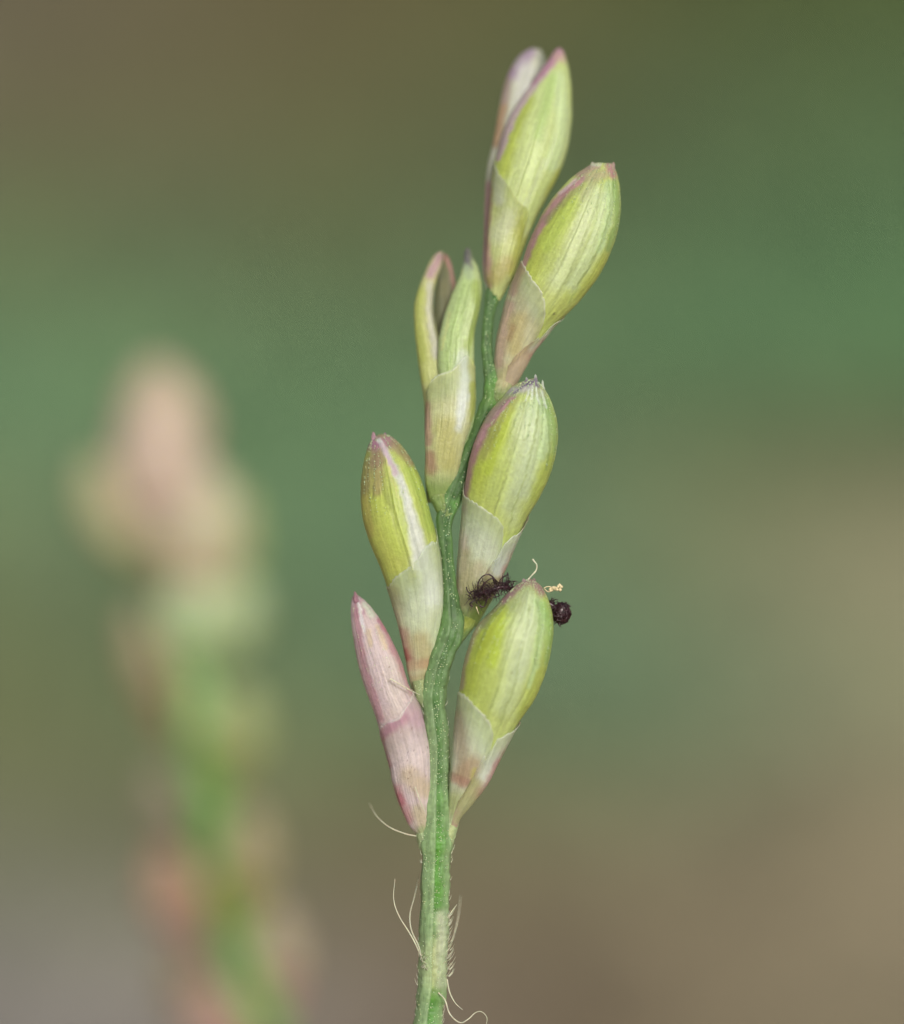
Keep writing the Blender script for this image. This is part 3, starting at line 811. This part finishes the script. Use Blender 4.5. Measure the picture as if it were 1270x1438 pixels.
shF = [(220, 196, 202),
    ([(568, 1000), (590, 1010)], 16, (224, 184, 206), .85),
    ([(540, 1030), (550, 1022), (566, 1008)], 9, (198, 132, 168), .8),
    ([(538, 1040), (548, 1075)], 5, (198, 136, 152), .8),
    ([(560, 1050), (585, 1070)], 18, (222, 200, 202), .8),
    ([(575, 1090), (598, 1110)], 16, (202, 178, 156), .85),
    ([(556, 1110), (572, 1150)], 10, (204, 140, 150), .8),
    ([(560, 1118), (564, 1128)], 6, (188, 96, 120), .6),
    ([(588, 1140), (600, 1170)], 12, (196, 178, 150), .85),
    ([(595, 1170), (605, 1185)], 10, (168, 180, 134), .9),
    ([(535, 1021), (545, 1013), (559, 1009), (567, 996), (576, 982), (577, 971)], 2.2, (240, 224, 226), .95)]
for _ in range(16):
    q = (rng.uniform(560, 600), rng.uniform(1020, 1110)); shF.append((q, 1.1, (130, 84, 84), .8))
sheath(bF, 'lower_glume', e, oF, [(536, 1022), (545, 1014), (553, 1011), (560, 1008), (565, 998), (572, 988), (577, 978), (579, 971)],
       [(262, .34), (225, .38), (192, .42)], [(-30, .60), (-90, .55)], shF, off=(1.0, 2.4))
papillae(bF, e, oF, 24, [130, 100, 62], (.6, .95), r=.007)

# ---- G : half open husk on the upper left
e, oG = hub('spikelet', 616, 694, -.25, 'half open upper left husk with gaping lobes and a dark tip')
e_of['G'] = e
L = [(604, 706), (599, 675), (600, 640), (599, 600), (600, 566), (604, 525), (606, 486), (608, 450), (611, 410), (616, 378), (622, 360), (626, 356)]
R = [(630, 706), (638, 670), (640, 640), (642, 600), (644, 566), (645, 525), (645, 486), (644, 450), (642, 415), (638, 390), (632, 366), (626, 356)]
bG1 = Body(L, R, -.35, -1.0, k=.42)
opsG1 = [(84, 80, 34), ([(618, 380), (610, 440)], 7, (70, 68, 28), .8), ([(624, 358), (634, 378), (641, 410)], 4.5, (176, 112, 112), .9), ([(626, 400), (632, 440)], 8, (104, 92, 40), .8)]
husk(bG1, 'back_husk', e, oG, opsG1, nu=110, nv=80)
L = [(600, 706), (597, 675), (598, 636), (597, 600), (596, 566), (590, 525), (585, 486), (582, 441), (585, 415), (595, 388), (606, 364), (616, 354), (622, 353)]
R = [(632, 706), (645, 650), (652, 620), (652, 590), (645, 560), (636, 525), (626, 495), (616, 470), (609, 440), (609, 415), (613, 392), (620, 372), (622, 353)]
bG = Body(L, R, -.28, -.85, k=.62, bow=.12)
opsG = [(196, 192, 124),
    ([(590, 410), (588, 460), (596, 530)], 9, (182, 184, 80), .9),
    ([(604, 400), (606, 450), (613, 500)], 6, (200, 190, 174), .9),
    ([(618, 360), (606, 386)], 8, (188, 136, 156), .9),
    ([(604, 520), (612, 560)], 14, (202, 200, 126), .8),
    ([(600, 600), (602, 660)], 9, (178, 130, 116), .85),
    ([(620, 620), (622, 670)], 16, (182, 174, 112), .85),
    ([(605, 690), (625, 690)], 14, (146, 160, 92), .85)]
husk(bG, 'left_husk', e, oG, opsG, nu=170, nv=110, ridges=[(60, 1.5, 10, .4, .97), (120, -.9, 4, .4, .95), (90, -1.0, 4, .4, .95)])
L = [(640, 640), (632, 600), (624, 560), (616, 522), (615, 497), (618, 469), (626, 438), (637, 408), (647, 385), (651, 368), (653, 353), (657, 347)]
R = [(650, 640), (664, 600), (669, 560), (667, 525), (666, 496), (667, 466), (674, 436), (677, 405), (672, 378), (664, 362), (661, 352), (657, 347)]
bG3 = Body(L, R, -.2, -.75, k=.62, bow=.15)
opsG3 = [(192, 204, 142),
    ([(655, 400), (640, 450), (628, 510)], 13, (188, 206, 134), .9),
    ([(668, 400), (670, 440), (652, 500)], 7, (160, 176, 84), .9),
    ([(664, 510), (664, 580)], 6, (182, 186, 100), .9),
    ([(648, 500), (650, 600)], 10, (214, 218, 196), .8),
    ([(656, 346), (658, 374)], 8, (88, 74, 96), .95),
    ([(655, 376), (660, 388)], 7, (176, 190, 150), .8),
    ([(632, 440), (620, 490)], 2.5, (210, 210, 140), .7),
    ([(652, 400), (636, 460), (628, 520)], 1.3, (148, 170, 90), .8), ([(660, 400), (646, 460), (638, 510)], 1.3, (150, 172, 96), .8)]
husk(bG3, 'right_husk', e, oG, opsG3, nu=170, nv=110, ridges=[(140, -1.0, 4, .3, .95), (110, -1.2, 4, .3, .95), (80, -1.2, 4, .3, .95), (60, 2.2, 8, .3, .9)])
L = [(606, 706), (598, 675), (598, 636), (598, 600), (599, 566), (601, 540), (606, 520), (612, 510)]
R = [(632, 706), (642, 670), (653, 620), (661, 596), (667, 560), (667, 530), (664, 505), (655, 488)]
bG4 = Body(L, R, -.16, -.22, k=.52, bow=.1)
shG = [(206, 206, 156),
    ([(612, 545), (640, 540)], 18, (204, 212, 160), .8),
    ([(650, 500), (652, 540), (644, 600)], (6, 9, 7), (226, 230, 224), .95, .8),
    ([(664, 540), (664, 590)], 5, (180, 186, 100), .9),
    ([(600, 570), (602, 620)], 7, (186, 146, 132), .85),
    ([(625, 600), (628, 650)], 18, (184, 178, 112), .9),
    ([(604, 640), (606, 660)], 10, (164, 116, 104), .8),
    ([(600, 690), (632, 688)], 24, (128, 150, 84), .9, 1.0),
    ([(606, 535), (616, 526), (636, 520), (644, 508), (652, 492)], 2.0, (230, 232, 212), .8)]
sheath(bG4, 'lower_glume', e, oG, [(602, 545), (608, 532), (618, 525), (636, 519), (642, 512), (648, 504), (656, 498), (664, 512)],
       [(262, .5), (225, .7), (190, .78)], [(-30, .85), (-90, .6)], shG, off=(.8, 1.6))
stem_part('pedicel', [(628, 725, 12, -.1), (622, 706, 15, -.14), (617, 690, 17, -.22), (616, 672, 15, -.3)], e, oG, [(112, 138, 72), ((618, 680), 16, (150, 156, 92), .8)], groove=.3, nu=70, dots=40)

# short pedicels joining the other husks to the stalk
stem_part('pedicel', [(608, 1205, 10, .0), (602, 1190, 12, .0), (598, 1175, 13, .0), (594, 1160, 12, -.02)], plant, PO, [(164, 182, 128)], groove=.2, nu=60, dots=30)
stem_part('pedicel', [(620, 1200, 10, .0), (627, 1180, 11, .02), (632, 1164, 11, .02), (637, 1148, 10, .0)], plant, PO, [(164, 182, 128)], groove=.2, nu=60, dots=30)
stem_part('pedicel', [(607, 1000, 9, .0), (600, 985, 11, .0), (594, 972, 12, -.02), (591, 955, 13, -.06)], plant, PO, [(140, 158, 104)], groove=.3, nu=60, dots=30)
stem_part('pedicel', [(692, 580, 7, -.26), (700, 560, 12, -.2), (706, 545, 14, -.22), (709, 528, 12, -.28)], plant, PO, [(140, 164, 100), ((708, 535), 14, (196, 190, 150), .8)], groove=.3, nu=60, dots=30)

# ---- dry pointed tips of the inner scales
def tip_point(body_parent, org, a, b, hw, w, ops):
    a = np.array(a, float); b = np.array(b, float); ax = (b - a) / np.linalg.norm(b - a); nr = np.array([-ax[1], ax[0]])
    if nr[0] < 0: nr = -nr
    l = np.linalg.norm(b - a); prof = [(0, .9), (.35, 1), (.65, .7), (.9, .3), (1, 0)]
    bd = Body([tuple(a + ax * l * q - nr * hw * k) for q, k in prof], [tuple(a + ax * l * q + nr * hw * k) for q, k in prof], w, w, k=.5, N=40)
    husk(bd, 'tip_scale', body_parent, org, ops, nu=24, nv=20, bump=.5)
PURP = (118, 88, 128)
tip_point(e_of['C'], oC, (744, 552), (739, 529), 4, .18, [(196, 184, 186), ((741, 536), 4, PURP, .8)])
tip_point(e_of['C'], oC, (754, 552), (752, 525), 4.5, .17, [(206, 204, 190), ((752, 533), 5, PURP, .9)])
tip_point(e_of['C'], oC, (763, 560), (762, 533), 3.5, .14, [(214, 218, 196)])
tip_point(e_of['B'], oB, (834, 246), (832, 227), 6, -.2, [(222, 206, 180)])
tip_point(e_of['B'], oB, (858, 250), (862, 227), 5, -.16, [(190, 148, 140)])
tip_point(e_of['D'], oD, (739, 828), (735, 812), 5, .34, [(168, 130, 132)])
tip_point(e_of['D'], oD, (750, 830), (750, 811), 5, .32, [(150, 108, 116)])
tip_point(e_of['E'], oE, (528, 626), (524, 606), 5, -.18, [(178, 122, 146)])
tip_point(e_of['E'], oE, (540, 626), (541, 607), 5, -.2, [(170, 112, 140)])
tip_point(e_of['F'], oF, (503, 852), (498, 830), 4, -.1, [(166, 100, 128)])

# ---- stigmas, dried anthers
def curl_bag(bag, start, direction, length, r, wob=1.0):
    p = [np.array(start, float)]; d = np.array(direction, float); d /= np.linalg.norm(d)
    turn = rng.normal(0, .35 * wob, 3)
    for _ in range(7):
        d = d + turn * .6 + rng.normal(0, .22 * wob, 3); d /= np.linalg.norm(d)
        p.append(p[-1] + d * length / 7)
    pts = np.array([P(q[0], q[1], q[2] / 100) for q in p])
    v, f = tube(pts, r, n=5); bag.add(v, f)

hD = [o for o in sc.objects if o.name == 'spikelet'][0]
bag = Bag()
axis = spline([(722, 829, 20), (708, 824, 28), (694, 827, 30), (678, 833, 30), (664, 838, 28)], 40)
v, f = tube(np.array([P(a[0], a[1], a[2] / 100) for a in axis[::4]]), .028, n=7, taper=False); bag.add(v, f)
for i in range(210):
    a = axis[rng.integers(2, 40)] + rng.normal(0, 3.6, 3)
    th = rng.uniform(0, 2 * math.pi)
    d = np.array([math.cos(th) * .75 - .35, math.sin(th), rng.normal(0, .6)])
    curl_bag(bag, a, d, rng.uniform(8, 21), .0080, 1.7)
for q in ([(671, 832, 26), (672, 818, 28), (680, 808, 30), (690, 808, 28), (694, 818, 24), (698, 826, 24)],
          [(676, 828, 26), (682, 818, 30), (692, 812, 30), (700, 818, 26)], [(686, 806, 28), (694, 812, 26), (699, 824, 24)],
          [(706, 822, 22), (706, 812, 24), (713, 807, 24)], [(712, 824, 22), (714, 812, 24), (713, 804, 22)],
          [(664, 836, 24), (657, 830, 24), (655, 824, 24)], [(668, 842, 24), (660, 848, 24), (664, 852, 22)], [(684, 840, 24), (680, 852, 24), (673, 850, 24)]):
    v, f = tube(np.array([P(a[0], a[1], a[2] / 100) for a in q]), .0095, n=6, taper=False); bag.add(v, f)
o = bag.build('stigma', M_STIG, hD, oD); o['label'] = 'dark feathery stigma splayed to the left of the husk tip'
bag = Bag()
cen = np.array([789, 861, 6.])
for i in range(230):
    d = rng.normal(0, 1, 3); d /= np.linalg.norm(d)
    a = cen + d * np.array([12.8, 15, 10]) * rng.uniform(.75, 1.0)
    t = np.cross(d, rng.normal(0, 1, 3))
    curl_bag(bag, a, t, rng.uniform(5, 9), .012, .7)
for i in range(70):
    y = rng.uniform(842, 872); a = np.array([774 + rng.uniform(-1, 3), y, 6 + rng.normal(0, 4)])
    curl_bag(bag, a, (rng.uniform(-.2, .8), rng.uniform(-.6, .4), rng.normal(0, .3)), rng.uniform(6, 12), .008, 1.2)
v, f = tube(np.array([P(766, 846, .08), P(775, 850, .09), P(786, 860, .06)]), .04, n=7, taper=False); bag.add(v, f)
# dense core
ico = _oc
nu_, nv_ = 14, 18
tt, pp = np.meshgrid(np.linspace(0, math.pi, nu_), np.arange(nv_) / nv_ * 2 * math.pi, indexing='ij')
rr = 1 + .18 * vnoise(tt * 5, pp * 4)
sx = cen[0] + 12.5 * rr * np.sin(tt) * np.cos(pp); sy = cen[1] + 15 * rr * np.cos(tt); sz = cen[2] + 9 * rr * np.sin(tt) * np.sin(pp)
bag.add(to_world(sx, sy, sz / 100).reshape(-1, 3), grid_faces(nu_, nv_, True))
o = bag.build('stigma', M_STIG, hD, oD); o['label'] = 'dark feathery stigma balled up at the right of the husk'
bag = Bag()
for i in range(26):
    s = i / 25
    c = P(772 + 17 * s + rng.normal(0, .5), 829 - 5 * s + rng.normal(0, 1.4), .12 + rng.normal(0, .01))
    bead(bag, c, .018 + .018 * s * rng.random())
v, f = tube(np.array([P(764, 826, .14), P(768, 824, .14), P(773, 824, .13), P(776, 829, .12), P(770, 831, .12), P(765, 827, .13)]), .007, n=5, taper=False); bag.add(v, f)
bag.build('dried_anther', M_CREAM, hD, oD)
hair('filament', [(741, 815, .3), (747, 808, .3), (753, 801, .3), (754, 793, .3), (751, 789, .3), (748, 785, .3)], [.013, .008, .012, .008, .008, .014], hD, oD)
hair('filament', [(669, 852, .2), (671, 858, .2), (673, 863, .2)], .010, hD, oD, mat=M_CREAM)

# ---- long silky hairs
HL = [
    [(585, 1174, .1), (570, 1171, .05), (548, 1162, -.05), (530, 1147, -.2), (519, 1128, -.5)],
    [(592, 1346, .14), (584, 1326, .2), (574, 1308, .2), (560, 1285, .2), (553, 1262, .15), (555, 1234, .1)],
    [(593, 1346, .1), (588, 1328, .05), (578, 1306, 0), (576, 1284, -.05), (582, 1260, -.1), (588, 1234, -.25)],
    [(628, 1290, .1), (634, 1281, .1), (642, 1270, .1)],
    [(632, 1330, .0), (640, 1305, -.3), (645, 1280, -.5), (647, 1258, -.7)],
    [(616, 1394, .2), (625, 1404, .25), (632, 1424, .3), (646, 1436, .3), (658, 1431, .25), (668, 1422, .2), (677, 1421, .2), (684, 1429, .2), (683, 1440, .2)],
    [(628, 1375, .05), (632, 1394, .1), (640, 1409, .1), (650, 1418, .1)],
    [(548, 953, .32), (562, 961, .34), (576, 969, .3), (590, 976, .25)],
    [(583, 1105, .34), (590, 1124, .34), (598, 1143, .32)],
]
for q in HL: hair('hair', q, [.010, .009, .008, .006, .003], plant, PO)
bag = Bag()
for i in range(60):                                     # tuft at the node
    y = rng.uniform(1285, 1372); x0 = 628 + rng.uniform(-6, 4); ln = rng.uniform(6, 15)
    v, f = tube(np.array([P(x0, y, .1), P(x0 + ln * .35, y - ln * .35, .1 + rng.normal(0, .05)), P(x0 + ln * .65, y - ln * .9, .1 + rng.normal(0, .08))]), .0055, n=5); bag.add(v, f)
for i in range(26):
    y = rng.uniform(1338, 1362); x0 = 590 + rng.uniform(-2, 12); ln = rng.uniform(3, 7)
    v, f = tube(np.array([P(x0, y, .14), P(x0 - 1, y + ln * .3, .2), P(x0 + rng.normal(0, 3), y + rng.normal(0, ln * .5), .24)]), .007, n=5); bag.add(v, f)
o = bag.build('hair_tuft', M_HAIR, plant, PO); o['kind'] = 'stuff'

# ------------------------------------------------------------------ the second spike, far out of focus
W2 = -19.0
p_, mid2, foot2 = stalk_to_ground(372, W2, 4)
foot2[1] += 10
plant2 = root_of('grass_flower_spike', 'blurred pinkish grass flower spike leaning at the left behind the sharp one', 'flower spike', foot2, GRP)
st2 = [(380, 1460, 26, W2), (352, 1390, 26, W2), (325, 1300, 27, W2), (302, 1200, 26, W2), (292, 1100, 24, W2), (278, 1000, 24, W2), (266, 920, 24, W2), (272, 850, 20, W2), (262, 780, 16, W2), (240, 700, 12, W2)]
stem_part('stalk', st2, plant2, foot2, [(118, 180, 90), ([(280, 1000), (266, 880)], 40, (158, 206, 134), .9)], nu=160, nth=30, groove=0)
v, f = tube(np.array([P(378, 1450, W2)] + [q for q in p_] + [mid2 + np.array([0, 5, 0]), foot2]), [.3, .3, .3, .3, .3], n=16)
mesh_obj('stalk_base', v, f, bpy.data.materials['lower_stalk'], plant2, foot2)
B2 = [  # base, tip, half width, colour, sheath colour, w shift, label
    ((250, 710), (215, 505), 56, (204, 166, 146), (206, 180, 160), 0, 'topmost blurred husk, pinkish tan'),
    ((262, 790), (196, 560), 58, (208, 164, 156), (216, 184, 178), .4, None),
    ((262, 810), (118, 650), 50, (196, 176, 134), (190, 184, 142), 0, None),
    ((270, 880), (290, 650), 54, (204, 182, 152), (216, 180, 162), .3, None),
    ((290, 870), (336, 690), 36, (176, 186, 104), (196, 184, 150), -.3, None),
    ((276, 940), (352, 812), 44, (188, 206, 150), (178, 208, 150), .2, None),
    ((262, 950), (272, 800), 40, (190, 208, 156), (180, 210, 150), .3, None),
    ((248, 1040), (186, 850), 26, (162, 128, 98), (156, 128, 100), -.3, None),
    ((312, 1110), (344, 960), 40, (176, 186, 112), (172, 176, 112), 0, None),
    ((262, 1200), (215, 1080), 26, (140, 116, 104), (134, 124, 108), -.3, None),
    ((340, 1300), (352, 1130), 34, (192, 166, 124), (178, 176, 96), .2, None),
    ((282, 1340), (222, 1190), 38, (200, 134, 118), (192, 148, 140), .1, 'rust coloured blurred husk on the left of the stalk'),
    ((398, 1420), (382, 1270), 30, (204, 172, 150), (196, 150, 144), 0, None),
    ((330, 1480), (238, 1340), 36, (140, 104, 78), (160, 130, 80), 0, 'brown blurred husk near the bottom'),
    ((350, 1520), (272, 1378), 36, (206, 142, 140), (200, 150, 146), .3, None),
]
def simple_husk(b0, t0, hw, c1, c2, dw, label):
    b0 = np.array(b0, float); t0 = np.array(t0, float); ax = t0 - b0; l = np.linalg.norm(ax); ax /= l
    nr = np.array([-ax[1], ax[0]])
    if nr[0] < 0: nr = -nr
    prof = [(0, .22), (.12, .42), (.3, .78), (.5, 1.0), (.7, .92), (.86, .62), (.96, .28), (1, .0)]
    hw = hw * 1.12
    L = [tuple(b0 + ax * l * s - nr * hw * q) for s, q in prof]; R = [tuple(b0 + ax * l * s + nr * hw * q) for s, q in prof]
    w0 = W2 + dw
    e = empty('spikelet', P(b0[0], b0[1], w0), plant2, foot2); org = P(b0[0], b0[1], w0)
    if label: e['label'] = label
    bd = Body(L, R, w0, w0 + .3, k=.8, N=80)
    husk(bd, 'husk', e, org, [tuple(np.array(c1) * .75 + np.array((196, 190, 160)) * .25)], nu=50, nv=36)
    m = b0 + ax * l * .42
    sheath(bd, 'lower_glume', e, org, [tuple(m - nr * hw * .6), tuple(m + nr * 2), tuple(b0 + ax * l * .3 + nr * hw * .6)],
           [(250, .45)], [(-60, .28)], [c2, (tuple(b0), hw, tuple(np.array(c2) * .92), .7)], off=(1.5, 4), nu=24, nv=36)
for q in B2: simple_husk(*q)
